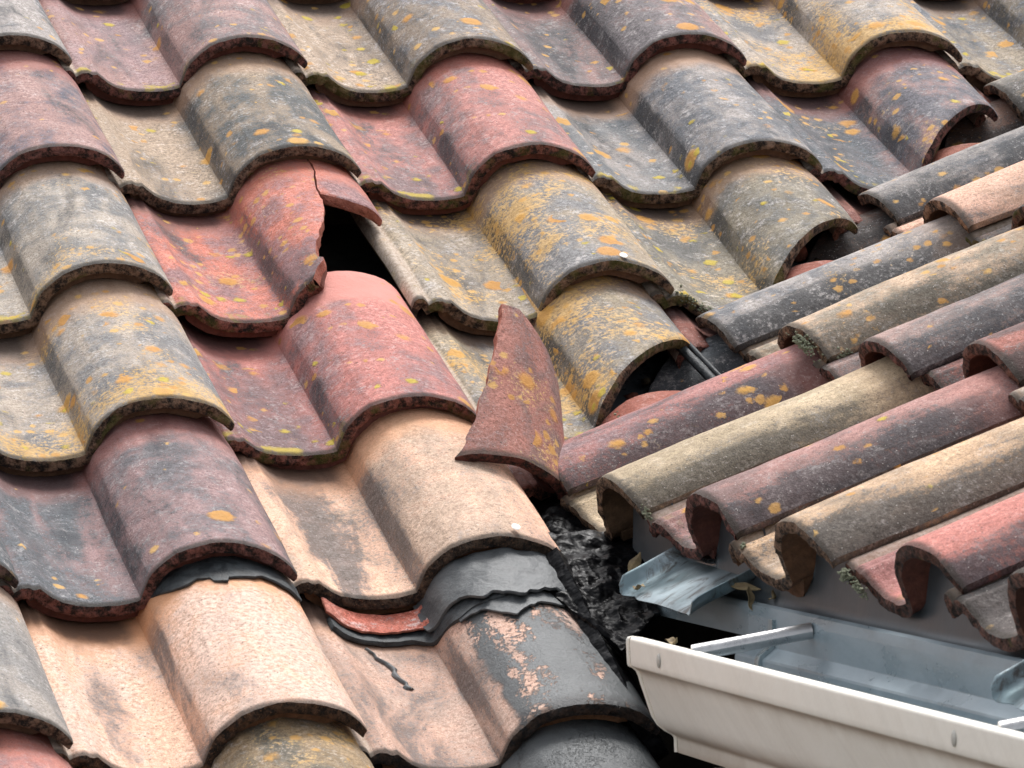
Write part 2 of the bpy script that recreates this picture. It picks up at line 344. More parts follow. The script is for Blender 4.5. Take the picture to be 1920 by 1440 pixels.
def shell_grid(mb, P, thick, up, ty=(0, 1, 1, 1, 2), xs=None, uvw=None, rimn=.0, seed=0, nrow=5, NN=None, crease=()):
    """P[a,b,3] metres, a along the fall (last = front), b across. Adds top, underside, front rim, sides and head."""
    a, b = P.shape[:2]
    da = np.gradient(P, axis=0); db = np.gradient(P, axis=1)
    N = np.cross(db, da); N /= np.linalg.norm(N, axis=-1, keepdims=True)+1e-12
    if (N.reshape(-1, 3)@up).mean() < 0: N = -N
    k = 3                                     # smooth the normals so that crisp steps stay solid below
    Np = np.pad(N, ((0, 0), (k, k), (0, 0)), mode='edge'); N = sum(Np[:, i:i+b] for i in range(2*k+1)); N /= np.linalg.norm(N, axis=-1, keepdims=True)
    if NN is not None: N = NN
    th = np.asarray(thick)
    if th.ndim < 2: th = np.broadcast_to(th, (a, b))
    Q = P - N*th[..., None]
    if xs is None: xs = np.zeros((a, b, 2))
    if uvw is None: uvw = P
    sf = lambda arr, t: np.concatenate([arr, np.full(arr.shape[:-1]+(1,), float(t))], -1)
    flip = False
    # orientation test
    t0 = np.cross(P[1, 0]-P[0, 0], P[0, 1]-P[0, 0]); flip = (t0@up) < 0
    cuts = [0]+[c for c in crease if 1 < c < b-2]+[b-1]
    for c0, c1 in zip(cuts[:-1], cuts[1:]): mb.grid(P[:, c0:c1+1], flip, True, sf(xs, ty[0])[:, c0:c1+1], uvw[:, c0:c1+1])
    mb.grid(Q, not flip, True, sf(xs, ty[4]), uvw)
    def wall(p, q, t, xx, uu, n, push, fl, am):
        w = np.linspace(0, 1, n+1)[:, None, None]
        G = p[None]*(1-w)+q[None]*w
        if am > 0:
            win = np.sin(np.pi*w[..., 0])[..., None]**.6
            r = fbm(G[..., 0]*140, G[..., 1]*140, G[..., 2]*140, seed+5, 3)
            r2 = vn(G[..., 0]*30, G[..., 1]*30, G[..., 2]*30, seed+9)
            G = G + push*((r[..., None]*.8+.5*r2[..., None])*am*win + am*.5*win)
        X = np.broadcast_to(xx[None], G.shape[:1]+xx.shape); 
        mb.grid(G, fl, True, sf(X, t), G.copy())
    fdir = P[-1]-P[-2]; fdir /= np.linalg.norm(fdir, axis=-1, keepdims=True)
    wall(P[-1], Q[-1], ty[1], xs[-1], uvw[-1], nrow, fdir, flip, rimn)
    hd = -(P[1]-P[0]); hd /= np.linalg.norm(hd, axis=-1, keepdims=True)
    wall(P[0], Q[0], ty[1], xs[0], uvw[0], 1, hd, not flip, 0)
    ld = P[:, 0]-P[:, 1]; ld /= np.linalg.norm(ld, axis=-1, keepdims=True)
    wall(P[:, 0], Q[:, 0], ty[2], xs[:, 0], uvw[:, 0], 3, ld, flip, rimn*.4 if ty[2] != 3 else .0012)
    rd = P[:, -1]-P[:, -2]; rd /= np.linalg.norm(rd, axis=-1, keepdims=True)
    wall(P[:, -1], Q[:, -1], ty[3], xs[:, -1], uvw[:, -1], 3, rd, not flip, rimn*.4 if ty[3] != 3 else .0012)
    return Q, N

# profile of the single roll tile: x across the cover width, z height
PX = [-.078, -.070, -.055, -.035, -.020, -.008, .004, .018, .045, .058, .070, .084, .100, .135, .17, .22, .27, .32, .37, .41, .432, .446, .456, .470, .480, .500, .53, .56, .60, .64, .68, .72, .76, .80, .84, .88, .92, .95, .975, .992, 1.0]
PZ = [-.060, -.026, -.014, -.014, -.026, -.044, -.036, -.028, -.026, -.034, -.036, -.034, -.048, -.076, -.095, -.109, -.115, -.117, -.114, -.106, -.100, -.093, -.056, -.008, .012, .037, .066, .091, .109, .120, .128, .131, .130, .125, .115, .101, .082, .060, .036, .015, .004]
PX = np.array(PX); PZ = np.array(PZ)
XS = np.unique(np.concatenate([np.linspace(-.078, 1.0, 64), PX]))
def prof(x): return np.interp(x, PX, PZ)
_fx = np.linspace(-.078, 1.0, 1200); _arc = np.concatenate([[0], np.cumsum(np.hypot(np.diff(_fx), np.diff(prof(_fx))))])
_ks = np.exp(-.5*(np.arange(-90, 91)*(_fx[1]-_fx[0])/.028)**2); _ks /= _ks.sum()
_zs = np.convolve(np.pad(prof(_fx), 90, mode='edge'), _ks, 'valid'); _sl = np.gradient(_zs, _fx)
def norm_uh(x):
    d = np.interp(x, _fx, _sl); k = 1/np.sqrt(1+d*d); return -d*k, k
def arc(x): return np.interp(x, _fx, _arc)
TILT = .094/L
HEAD = -L-.165
TH = .043

def tile_surface(fr, i, j, x, v, seed, jit):
    dx, dv, dh, tw, rl, yw = jit
    h = prof(x) + TILT*v + dh + tw*(x-.5) + rl*v
    h = h + .0065*vn(x*3.1, v*2.3, 0, seed) + .0018*vn(x*11, v*9, 0, seed+3) + .0006*vn(x*40, v*40, 0, seed+4)
    X = i-1 + x + dx + yw*v + .004*vn(v*2.0, 0, 0, seed+7)
    V = j*L + v + dv + .006*vn(x*4, 0, 0, seed+8)*(v > -.9)
    return W(fr, X, V, h)

STY = {  # c1, c2, c3(soot), fresh clay, soot, bloom, lichen, yellow
 'grey':  ((.36, .322, .30), (.15, .156, .170), (.050, .052, .056), (.40, .24, .15), .30, .75, .30, .45),
 'sand':  ((.43, .345, .265), (.215, .195, .17), (.060, .058, .056), (.42, .24, .14), .22, .70, .30, .50),
 'mauve': ((.345, .212, .192), (.168, .150, .154), (.050, .050, .056), (.36, .12, .09), .32, .42, .30, .40),
 'rose':  ((.50, .22, .19), (.27, .18, .185), (.060, .056, .062), (.46, .15, .10), .28, .38, .28, .45),
 'red':   ((.60, .20, .14), (.29, .165, .165), (.075, .062, .066), (.54, .18, .12), .34, .25, .42, .55),
 'slate': ((.095, .105, .115), (.17, .175, .185), (.036, .038, .042), (.22, .11, .09), .30, .50, .22, .35),
 'peach': ((.76, .47, .335), (.70, .50, .405), (.12, .108, .105), (.66, .33, .17), .30, .15, .0, .0),
 'buff':  ((.44, .345, .235), (.30, .25, .175), (.085, .075, .060), (.46, .28, .16), .16, .55, .10, .10),
 'ochre': ((.41, .342, .28), (.205, .20, .20), (.060, .058, .056), (.42, .24, .14), .25, .75, .85, .70),
 'umber': ((.20, .115, .085), (.095, .080, .075), (.035, .032, .032), (.34, .13, .08), .45, .30, .15, .20),
}
def dress(o, style, seed, **ov):
    c1, c2, c3, cf, soot, bloom, lich, yel = STY[style]
    rng = random.Random(seed); k = rng.uniform(.92, 1.08)
    o['c1'] = [a*k for a in ov.get('c1', c1)]; o['c2'] = [a*k for a in ov.get('c2', c2)]; o['c3'] = list(c3); o['cf'] = list(ov.get('cf', cf))
    o['rim'] = list(ov.get('rim', tuple(a*.62+.03 for a in cf)))
    o['soot'] = float(ov.get('soot', soot)); o['bloom'] = float(ov.get('bloom', bloom)); o['lich'] = float(ov.get('lich', lich)); o['yel'] = float(ov.get('yel', yel))
    o['ct'] = list(ov.get('ct', c2)); o['ctw'] = float(ov.get('ctw', 0)); o['strk'] = float(ov.get('strk', .08)); o['lipo'] = float(ov.get('lipo', 0))
    o['tar'] = float(ov.get('tar', 0)); o['headfresh'] = float(ov.get('headfresh', .55)); o['lowgrime'] = float(ov.get('lowgrime', 0)); o['seed'] = float(ov.get('sd', seed) % 97)/3.0  # lowgrime: shade of the roll's lower side flank, put into the colour

def make_tile(fr, i, j, style, parent, vf=None, x0=-.078, x1=1.0, xrf=None, xlf=None, head=HEAD, jit=(0,)*6, name='roof_tile', label=None, fresh_r=False, fresh_l=False, fresh_f=False, under=True, seed=None, ramp=.0035, **ov):
    seed = seed if seed is not None else (hash((i+50)*131+(j+50)*17+(7 if fr == 'A' else 3)) % 9973)
    rng = random.Random(seed)
    jj = tuple(a+rng.uniform(-1, 1)*b for a, b in zip(jit, (.006, .010, .005, .008, .003, .006)))
    base = XS[(XS >= x0-1e-9) & (XS <= x1+1e-9)]
    if base[0] > x0+1e-6: base = np.concatenate([[x0], base])
    if base[-1] < x1-1e-6: base = np.concatenate([base, [x1]])
    nv = 42
    tt = np.linspace(0, 1, nv)
    # denser at the front
    tt = 1-(1-tt)**1.15
    Vf = np.zeros_like(base) if vf is None else np.array([vf(a) for a in base])
    keep = Vf > head+.02
    base = base[keep]; Vf = Vf[keep]
    if len(base) < 4: return None
    chip = .005*fbm(base*9, 0, 0, seed+21, 2)+.0025*vn(base*48, 0, 0, seed+22) - .014*np.clip(vn(base*7, 3, 0, seed+23)-.45, 0, 1)
    Vf = Vf + np.minimum(chip, .006)
    v = head + (Vf[None, :]-head)*tt[:, None]
    x = np.broadcast_to(base[None, :], v.shape).copy()
    if xrf is not None:                       # right boundary given as function of v
        R = np.array([[xrf(q) for q in row] for row in v]); x = np.where(x > .5, .5+(x-.5)/(base[-1]-.5)*(R-.5), x)
    if xlf is not None:
        Lf = np.array([[xlf(q) for q in row] for row in v]); hi = base[-1]; x = hi-(hi-x)/(hi-base[0])*(hi-Lf)
    P = tile_surface(fr, i, j, x, v, seed, jj)
    O, u, vv, n = FR[fr]
    # soften the front arris
    drop = np.clip((v-Vf[None, :])/.012+1, 0, 1)**2*.006
    P = P - n*(drop[..., None]*S)
    tht = TH*S*(.66+.34*np.clip((1.0-x)/.06, 0, 1)) if xrf is None else TH*S
    mb = MB()
    uvw = np.stack([arc(x)*S, v*S, 0*v], -1); xs = np.stack([x, v], -1)
    nu, nh = norm_uh(x); N0 = u*nu[..., None]+n*nh[..., None]
    cr = [int(np.argmin(abs(base-q))) for q in (.446, .470)] if xlf is None and vf is None or (vf is not None and xlf is None) else []
    if xrf is not None and xlf is None:
        kx = np.interp([.446, .480], [0, 1], [0, 1]); cr = []
    ty = (0, 3 if fresh_f else 1, 3 if fresh_l else 1, 3 if fresh_r else 0, 2)
    Q, N = shell_grid(mb, P, tht, n, ty, xs, uvw, ramp, seed, 6, N0, cr)
    if under and vf is None:                  # set back second lip under the front
        m = (x[-1] > .03) & (x[-1] < (.955 if fr == 'A' else .44)); ks = v[:, 0] > -.34
        G = tile_surface(fr, i, j, x[np.ix_(ks, m)], v[np.ix_(ks, m)]-.040, seed, jj)
        G = G - 0
        mm = np.where(m)[0]; kk = np.where(ks)[0]
        G = G - N0[np.ix_(kk, mm)]*(TH-.004)*S
        xe = x[np.ix_(ks, m)]; tk = .048*S*np.clip((xe.max()+.012-xe)/.06, .05, 1)*np.clip((xe-xe.min()+.01)/.05, .1, 1)
        shell_grid(mb, G, tk, n, (2, 2, 2, 2, 2), xs[np.ix_(ks, m)], uvw[np.ix_(ks, m)], .0006, seed+1, 3, N0[np.ix_(kk, mm)])
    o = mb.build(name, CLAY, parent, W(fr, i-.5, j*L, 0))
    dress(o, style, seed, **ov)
    if label: o['label'] = label
    return o

roofA = thing('tiled_roof', 'large slope of wide weathered roll tiles falling towards the viewer, with a hole and one tarred tile', 'roof', tuple(W('A', 0, 3*L, 0)))
roofB = thing('tiled_roof', 'adjoining roof slope on the right, seen along its rows of narrow rolls that end above the gutter', 'roof', tuple(W('B', 2, 1*L, 0)))

LIN = lambda pts: (lambda q: float(np.interp(q, [a for a, _ in pts], [b for _, b in pts])))
# ---- slope A.  (column, course): style and overrides
TA = {
 (-1, -1): ('grey', {}), (0, -1): ('mauve', {}), (1, -1): ('grey', {}), (2, -1): ('grey', {}), (3, -1): ('mauve', {}), (4, -1): ('grey', {}), (5, -1): ('sand', {}), (6, -1): ('grey', {}),
 (0, 0): ('grey', dict(lich=.35, headfresh=.2)), (1, 0): ('mauve', dict(ct=(.36, .235, .24), ctw=.6, lich=.35, soot=.2)), (2, 0): ('grey', dict(ct=(.44, .33, .24), ctw=.85, yel=.9, lich=.35, c1=(.27, .21, .16))), (3, 0): ('mauve', dict(ct=(.12, .125, .13), ctw=.6, lich=.35, bloom=.5)),
 (4, 0): ('ochre', dict(lipo=.22, lich=.72)), (5, 0): ('grey', dict(c1=(.28, .23, .17))), (6, 0): ('grey', {}),
 (-1, 1): ('grey', {}), (0, 1): ('mauve', dict(soot=.36, c2=(.12, .115, .14), yel=.2)), (1, 1): ('grey', dict(ct=(.44, .33, .24), ctw=.85, c1=(.33, .255, .185), c2=(.125, .13, .13))), (2, 1): ('rose', dict(c2=(.24, .165, .165), yel=.6)),
 (3, 1): ('grey', dict(ct=(.13, .142, .150), ctw=.7, yel=.7, headfresh=.8)), (4, 1): ('mauve', dict(ct=(.105, .118, .130), ctw=.85, c2=(.125, .120, .135), lich=.5, soot=.28, yel=.5)),
 (-1, 2): ('sand', {}), (0, 2): ('ochre', dict(lich=.55, yel=.5, c1=(.42, .36, .30), c2=(.19, .19, .19))), (2, 2): ('ochre', dict(ct=(.40, .33, .26), ctw=.6, lich=.78, yel=.8, c1=(.33, .265, .19))), (3, 2): ('ochre', dict(lich=.62, yel=1.0, c1=(.25, .215, .16), c2=(.15, .145, .135))),
 (-1, 3): ('grey', {}), (0, 3): ('ochre', dict(lipo=.30, lich=.66, yel=.8)), (1, 3): ('rose', dict(ct=(.13, .10, .105), ctw=.55, c1=(.52, .20, .17), c2=(.28, .17, .17), cf=(.60, .25, .21), yel=.85, lich=.3, headfresh=1.0, soot=.24)), (2, 3): ('ochre', dict(lich=.82, yel=.9, c1=(.33, .27, .19))),
 (-1, 4): ('slate', {}), (0, 4): ('mauve', dict(ct=(.105, .118, .130), ctw=.85, c1=(.32, .205, .20), c2=(.15, .14, .148), lich=.08, yel=.0, headfresh=.5)), (1, 4): ('peach', dict(strk=.20, soot=.38, c2=(.50, .36, .27), headfresh=.6, rim=(.12, .08, .055))),
 (-1, 5): ('grey', dict(lich=.05, yel=.05, c1=(.36, .32, .285), c2=(.25, .24, .23))), (0, 5): ('peach', dict(strk=.12, headfresh=.9, rim=(.14, .075, .045), sd=31)), (1, 5): ('peach', dict(tar=1.0, c1=(.60, .38, .29), c2=(.52, .37, .30), soot=.45, sd=52, headfresh=.5)),
 (-1, 6): ('rose', dict(lich=.05)), (0, 6): ('ochre', dict(c1=(.34, .24, .14), lich=.7, headfresh=.0, c2=(.16, .14, .11))), (1, 6): ('slate', dict(tar=2.0)),
}
rx = random.Random(11)
for j in range(-1, 8):                    # neighbours just outside the picture
    for i in range(-2, 8):
        if (i, j) not in TA and (i, j) != (1, 2) and i <= (5-j if 0 <= j < 4 else 1 if j >= 4 else 6): TA[(i, j)] = (rx.choice(['grey', 'mauve', 'rose', 'ochre', 'sand', 'slate']), {})
JA = {(0, 0): (-.005, -.05, 0), (1, 0): (.01, 0, 0), (2, 0): (0, .04, 0), (0, 1): (0, 0, 0), (0, 2): (0, -.05, 0), (2, 2): (.02, .0, -.02), (0, 3): (0, 0, 0), (1, 4): (0, .0, -.01), (1, 5): (.015, .05, -.025), (1, 3): (-.03, -.03, -.032), (2, 3): (0, -.09, -.034), (1, 6): (0, 0, -.03)}
LAB = {(1, 5): 'tile daubed with grey bitumen over its roll', (1, 6): 'tile fully coated in black bitumen', (0, 5): 'clean pale peach tile', (1, 4): 'pale peach tile at the foot of the valley', (1, 3): 'red tile with its bare pink head showing below the hole'}
for (i, j), (st, ov) in TA.items():
    jt = JA.get((i, j), (0, 0, 0))+(0, 0, 0)
    vf = None
    if i == 5-j and j >= 1 and j < 4: vf = lambda a: min(0.0, -1.085*(a-.39)+.18*max(0, a-.39)**2)
    make_tile('A', i, j, st, roofA, vf=vf, jit=jt, label=LAB.get((i, j)), **ov)
# heads of the next tiles that show under the cut edge
for (i, j, st) in ((5, 1, 'rose'), (4, 2, 'umber'), (3, 3, 'rose'), (2, 4, 'rose')):
    make_tile('A', i, j, st, roofA, vf=lambda a: -.70-.60*a, headfresh=.3, lich=0.0, yel=0.0, soot=.3, c1=(.26, .085, .06), c2=(.18, .07, .055))
# the broken tile: left piece and the strip left at its head
rng = np.random.default_rng(5)
crack = [(-1.25, .775), (-1.05, .765), (-.95, .752), (-.85, .735), (-.78, .728), (-.66, .722), (-.56, .700), (-.45, .672), (-.36, .640), (-.27, .600), (-.20, .578), (-.14, .575), (-.10, .598), (-.07, .562), (0, .530)]
cl = LIN(crack)
crackj = lambda v: cl(v) + .006*float(vn(v*22, 0, 0, 77)) + .003*float(vn(v*60, 0, 0, 78))
make_tile('A', 1, 2, 'red', roofA, xrf=crackj, fresh_r=True, label='left half of the broken red tile beside the hole', lich=.5, yel=.75, seed=412, jit=(0, .02, .014, 0, 0, 0))
fr_up = lambda a: -.775 + .06*math.sin((a-.72)*9) + .012*float(vn(a*30, 0, 0, 8)) - .02*(a-.7)
make_tile('A', 1, 2, 'red', roofA, vf=fr_up, x0=.735, xlf=lambda v: cl(v)+.006*float(vn(v*22, 0, 0, 77))+.004, fresh_f=True, fresh_l=True, label='red strip of the broken tile left above the hole', lich=.0, yel=.0, soot=.0, seed=412, ramp=.004, jit=(.004, .02, .014, 0, 0, 0))

# ---- slope B
TB = {
 (-2, 0): ('grey', dict(lich=.3)), (-1, 0): ('peach', dict(c1=(.70, .42, .31), c2=(.58, .37, .27), soot=.16, lowgrime=.4)), (0, 0): ('umber', dict(yel=.9, lich=.3)), (1, 0): ('grey', {}), (2, 0): ('mauve', {}),
 (-1, 1): ('grey', dict(lich=.48, yel=.1)), (0, 1): ('buff', dict(bloom=.35, lich=.42, c1=(.54, .38, .26), c2=(.26, .22, .17))), (1, 1): ('mauve', dict(c1=(.34, .22, .19), c2=(.175, .15, .145), lich=.12)), (2, 1): ('umber', dict(c1=(.36, .135, .105), c2=(.15, .095, .09), lich=.1)), (3, 1): ('umber', {}), (4, 1): ('mauve', {}),
 (0, 2): ('rose', dict(bloom=.3, c1=(.44, .195, .175), yel=.2, lich=.42)), (1, 2): ('buff', dict(c1=(.56, .435, .29), c2=(.38, .30, .20), lich=.0, yel=.0, bloom=.25)), (2, 2): ('mauve', dict(bloom=.3, c1=(.38, .20, .175), c2=(.21, .135, .125), soot=.30, lich=.16)), (3, 2): ('sand', dict(c1=(.56, .375, .235), c2=(.36, .265, .185), lich=.2, soot=.25, bloom=.3, cf=(.50, .24, .12))),
 (4, 2): ('rose', dict(bloom=.25, c1=(.52, .20, .165), c2=(.34, .155, .14), soot=.2, lich=.06, rim=(.15, .06, .04))), (5, 2): ('umber', {}), (6, 2): ('rose', {}),
 (-3, -1): ('sand', {}), (-2, -1): ('grey', {}), (-1, -1): ('mauve', {}), (0, -1): ('grey', {}),
 (-4, -2): ('grey', {}), (-3, -2): ('grey', {}), (-2, -2): ('rose', {}),
}
for j in range(-3, 3):
    for i in range(j-2, 9):
        if (i, j) not in TB: TB[(i, j)] = (rx.choice(['grey', 'mauve', 'rose', 'umber', 'sand']), {})
JB = {(-2, 0): (0, -.05, -.01), (0, 1): (0, -.03, 0), (1, 1): (-.04, 0, .0), (2, 1): (-.06, -.06, 0), (2, 2): (-.01, 0, 0), (3, 2): (-.02, .02, 0), (4, 2): (.03, -.02, -.01), (1, 2): (-.04, .0, 0)}
LB = {(1, 2): 'buff olive mottled tile at the eave', (4, 2): 'pinkish red tile at the eave'}
for (i, j), (st, ov) in TB.items():
    vf = (lambda a: min(0.0, 1.085*(a-.63))) if i == j-2 else None
    ov = dict(ov); ov.setdefault('lowgrime', .9); ov.setdefault('yel', .15); ov.setdefault('headfresh', .25)  # lowgrime: painted shade on the lower roll flanks
    make_tile('B', i, j, st, roofB, vf=vf, jit=JB.get((i, j), (0, 0, 0))+(0, 0, 0), label=LB.get((i, j)), ramp=.0032, **ov)
for (i, j, st) in ((-3, 0, 'umber'), (-2, 1, 'umber'), (-1, 2, 'slate')):
    make_tile('B', i, j, st, roofB, vf=lambda a: 1.085*(a-1.60), label='grey cut piece lying beside the valley' if st == 'slate' else None, lich=.1, yel=.1, headfresh=0.0, lowgrime=.5)

# ------------------------------------------------------------------ decks, battens, walls
mb = MB()
def quad(fr, pts, h, t=.05):
    top = np.array([W(fr, a, b, h) for a, b in pts]); bot = np.array([W(fr, a, b, h-t) for a, b in pts]); n = len(pts)
    f = [tuple(range(n)), tuple(range(2*n-1, n-1, -1))]+[(k, n+k, n+(k+1) % n, (k+1) % n) for k in range(n)]
    return np.vstack([top, bot]), f
v_, f_ = quad('A', [(-3, -2.6), (7.3, -2.6), (1.15, 4.15), (.99, 4.2), (.99, 8), (-3, 8)], -.34); mb.add(v_, f_, False); mb.build('roof_deck', DECKM, roofA)
mb = MB(); v_, f_ = quad('B', [(-5.9, -2.4), (9, -2.4), (9, 2.0), (-.75, 2.0)], -.30); mb.add(v_, f_, False); mb.build('roof_deck', DECKM, roofB)
for k in range(-2, 8):
    for fr, par, xa, xb, lo_, hi_ in (('A', roofA, -3, None, -2, 7), ('B', roofB, None, 9, -2, 1)):
        if not lo_ <= k <= hi_: continue
        V = k*L-L*.0-.22 - .0
        if fr == 'A': a, b = -3, (min(4.3-V/L, 7) if V/L < 3.3 else .97)
        else: a, b = V/L-2.1, 9
        mb = MB(); c = W(fr, (a+b)/2, V, -.27); O, u, v__, n = FR[fr]
        mb.box(c, u*S*(b-a)/2, v__*S*.06, n*S*.045); mb.build('batten', WOOD, par)
# verge board below the open edge of the left slope
mb = MB(); c = W('A', 1.0, 6.0, -.42); mb.box(c, uA*S*.03, vA*S*2.1, nA*S*.20); mb.build('verge_board', WALLM, roofA)

# valley sheet
VP = np.array([3.1235548, -1.49839011, -.68749707]); VD = np.array([-.66762115, -.67667406, -.31047418])
mb = MB(); ts = np.linspace(-4.6, 2.95, 40); P = []
for t_ in ts:
    c = VP+VD*t_; row = []
    for a in np.linspace(-1, 1, 25):
        if a < 0: q = c + uA*a*.75 - nA*.24 - 0*vA
        else: q = c - uB*a*.75 - nB*.24
        r_ = .012*abs(math.sin(a*9))
        row.append((q+np.array([0, 0, .05*max(0, .15-abs(a))+r_]))*S)
    P.append(row)
shell_grid(mb, np.array(P), .0015, np.array([0, 0, 1.]), (0,)*5)
tag(mb.build('valley_flashing', SLATEM), 'dark sheet metal lining the valley between the two roof slopes', 'flashing')

# debris in the valley: crumbs of soil and moss
rr = random.Random(3); mb = MB()
def blob(mb, c, r, sub=1, seed=0, sq=.7, amp=.35):
    n = 7; m = 6; G = []
    for a in range(m+1):
        th = math.pi*a/m; row = []
        for b in range(n+1):
            ph = 2*math.pi*(b % n)/n
            d = np.array([math.sin(th)*math.cos(ph), math.sin(th)*math.sin(ph), math.cos(th)])
            row.append(np.asarray(c)+d*r*np.array([1, 1, sq])*(1+amp*float(vn(d[0]*2+seed, d[1]*2, d[2]*2, seed))))
        G.append(row)
    mb.grid(np.array(G), True)
for k in range(520):
    t_ = rr.uniform(-3.2, 2.6); a = rr.gauss(0, .16)
    c = VP+VD*t_; q = c + (uA*a-nA*.2 if a < 0 else -uB*a-nB*.2)
    blob(mb, q*S, rr.uniform(.002, .007), seed=k)
tag(mb.build('soil_crumbs', DEBR), 'dark crumbs of soil and moss lying in the metal valley', 'debris', kind='stuff')

# apron behind the eave of slope B, gutter and its hangers
GY = -.0235                                # gutter falls slightly towards the valley
def gz(y, z): return z + GY*(y+5.38)
mb = MB(); P = []
for y in np.linspace(-3.9, -11, 420):
    xl = (-3.41-y) % 1.0; xg = np.linspace(max(0, xl-.02), min(1, xl+.02), 3); hu = float(min(prof(xg)))-.050-.013; zt = min(-1.605+.110*.4665+hu*1.03, -1.50)
    P.append([np.array([x_, y, z_])*S for x_, z_ in ((1.252, zt-.004), (1.252, zt*.7-1.70*.3), (1.250, zt*.3+gz(y, -1.76)*.7), (1.246, gz(y, -1.80)), (1.234, gz(y, -1.832)), (1.215, gz(y, -1.838)))])
shell_grid(mb, np.array(P), .0012, np.array([-1., 0, .2]), (0,)*5)
apron = mb.build('eave_apron', SLATEM)
tag(apron, 'dark slate grey metal apron under the roll ends, running down behind the gutter', 'flashing')

GX = .78
gut = thing('gutter', 'cream fronted box gutter with grey blue inside under the right roof', 'gutter', (GX*S, -5.38*S, -1.94*S))
Y0, Y1 = -5.38, -11.0
ys = np.linspace(Y0, Y1, 60)
def sweep(prof_pts, yy, t, name, mat, yoff=None, grime=None, flat=False):
    mb = MB(); P = []; pts = np.array(prof_pts, float)
    for y in yy:
        row = []
        for k, (px_, pz_) in enumerate(pts):
            yo = yoff[k] if yoff is not None and y == yy[0] else 0
            row.append(np.array([px_, y+yo, gz(y, pz_)])*S)
        P.append(row)
    P = np.array(P); a, b = P.shape[:2]
    d0 = np.gradient(P, axis=0); d1 = np.gradient(P, axis=1); N = np.cross(d1, d0); N /= np.linalg.norm(N, axis=-1, keepdims=True)
    Q = P-N*t
    g = None if grime is None else np.broadcast_to(np.array(grime)[None], (a, b))
    mb.grid(P, False, flat is False, None, None, g); mb.grid(Q, True, flat is False, None, None, g)
    mb.grid(np.stack([P[0], Q[0]]), True, False, None, None, None if g is None else np.stack([g[0], g[0]]))
    mb.grid(np.stack([P[-1], Q[-1]]), False, False); mb.grid(np.stack([P[:, 0], Q[:, 0]]), False, False); mb.grid(np.stack([P[:, -1], Q[:, -1]]), True, False)
    return mb.build(name, mat, gut)
# front: rolled top edge, lip face, ogee, lower flange
front = [(.835, -1.945), (.826, -1.934), (.800, -1.930), (.786, -1.932), (.780, -1.940), (.780, -1.952), (.7815, -1.99), (.783, -2.022), (.787, -2.030), (.800, -2.036), (.812, -2.046), (.820, -2.062), (.828, -2.09), (.842, -2.13), (.855, -2.17), (.866, -2.20), (.884, -2.228), (.910, -2.250), (.935, -2.264), (.942, -2.272), (.9435, -2.28), (.944, -2.30), (.945, -2.322)]
gr = [0, 0, 0, 0, 0, 0, .0, .15, .55, .75, .65, .45, .3, .15, .1, .15, .35, .6, .75, .6, .5, .55, .7]  # browner in the groove below the lip and at the foot of the ogee
def refine(p, g, k=3):
    p = np.array(p); n = len(p); s = np.linspace(0, n-1, (n-1)*k+1); return np.stack([np.interp(s, range(n), p[:, 0]), np.interp(s, range(n), p[:, 1])], -1), np.interp(s, range(n), g)
fp, fg = refine(front, gr, 2)
sweep(fp, ys, .0016, 'gutter_front', CREAM, grime=fg)
# inside trough
inner = [(.838, -1.95), (.842, -2.02), (.856, -2.10), (.88, -2.16), (.92, -2.22), (.97, -2.255), (1.10, -2.262), (1.135, -2.25), (1.142, -2.12), (1.146, -2.055), (1.150, -2.004), (1.152, -1.999), (1.194, -1.966), (1.196, -1.96), (1.198, -1.87), (1.203, -1.838), (1.214, -1.832)]
yo = [0, 0, 0, 0, 0, 0, 0, .02, .04, .05, .06, .08, .10, .12, .20, .24, .26]
sweep(inner, ys, .0012, 'gutter_trough', GUTI, flat=True)
back = [(1.199, -1.945), (1.200, -1.90), (1.201, -1.855), (1.206, -1.842), (1.216, -1.836)]
sweep(back, np.linspace(-4.2, -5.50, 14), .0012, 'gutter_back_plate', GUTI)
lap = [(1.139, -2.14), (1.143, -2.055), (1.147, -2.003), (1.149, -1.996), (1.190, -1.963), (1.193, -1.95), (1.195, -1.87)]
sweep(lap, np.linspace(-5.62, -5.66, 3), .004, 'joint_seam', ZINC)
# end cap folded edge
mb = MB(); P = []
for yv, sh in ((Y0+.012, 0), (Y0+.022, -.006)):
    P.append([np.array([px_+sh, yv, gz(yv, pz_)])*S for px_, pz_ in fp])
P = np.array(P); mb.grid(P); mb.grid(P+np.array([.0012, .001, 0]), True); mb.build('end_fold', CREAM, gut)
# stop end plate, low and open above
for k, y in enumerate((-5.95, -8.66)):
    mb = MB(); a = np.array([.815, y, gz(y, -1.942)])*S; b = np.array([1.195, y-.42+.05, gz(y, -1.865)])*S
    b = np.array([1.194, y-.07, gz(y-.07, -1.878)])*S
    mb.tube(np.linspace(a, b, 8), .0080, 18); mb.build('hanger_rod', STEEL, gut)
for y in (-5.70, -8.40, -10.5):
    mb = MB(); c = np.array([.7795, y, gz(y, -1.985)])*S
    G = []
    for a in range(5):
        r_ = .0048*math.cos(a/4*math.pi/2); G.append([c+np.array([-.0018*math.sin(a/4*math.pi/2), r_*math.cos(q), r_*1.5*math.sin(q)]) for q in np.linspace(0, 2*math.pi, 17)])
    mb.grid(np.array(G)); mb.build('rivet', simple('rivet_paint', (.62, .60, .55), (.5, .48, .44), 60, .4, .2), gut)
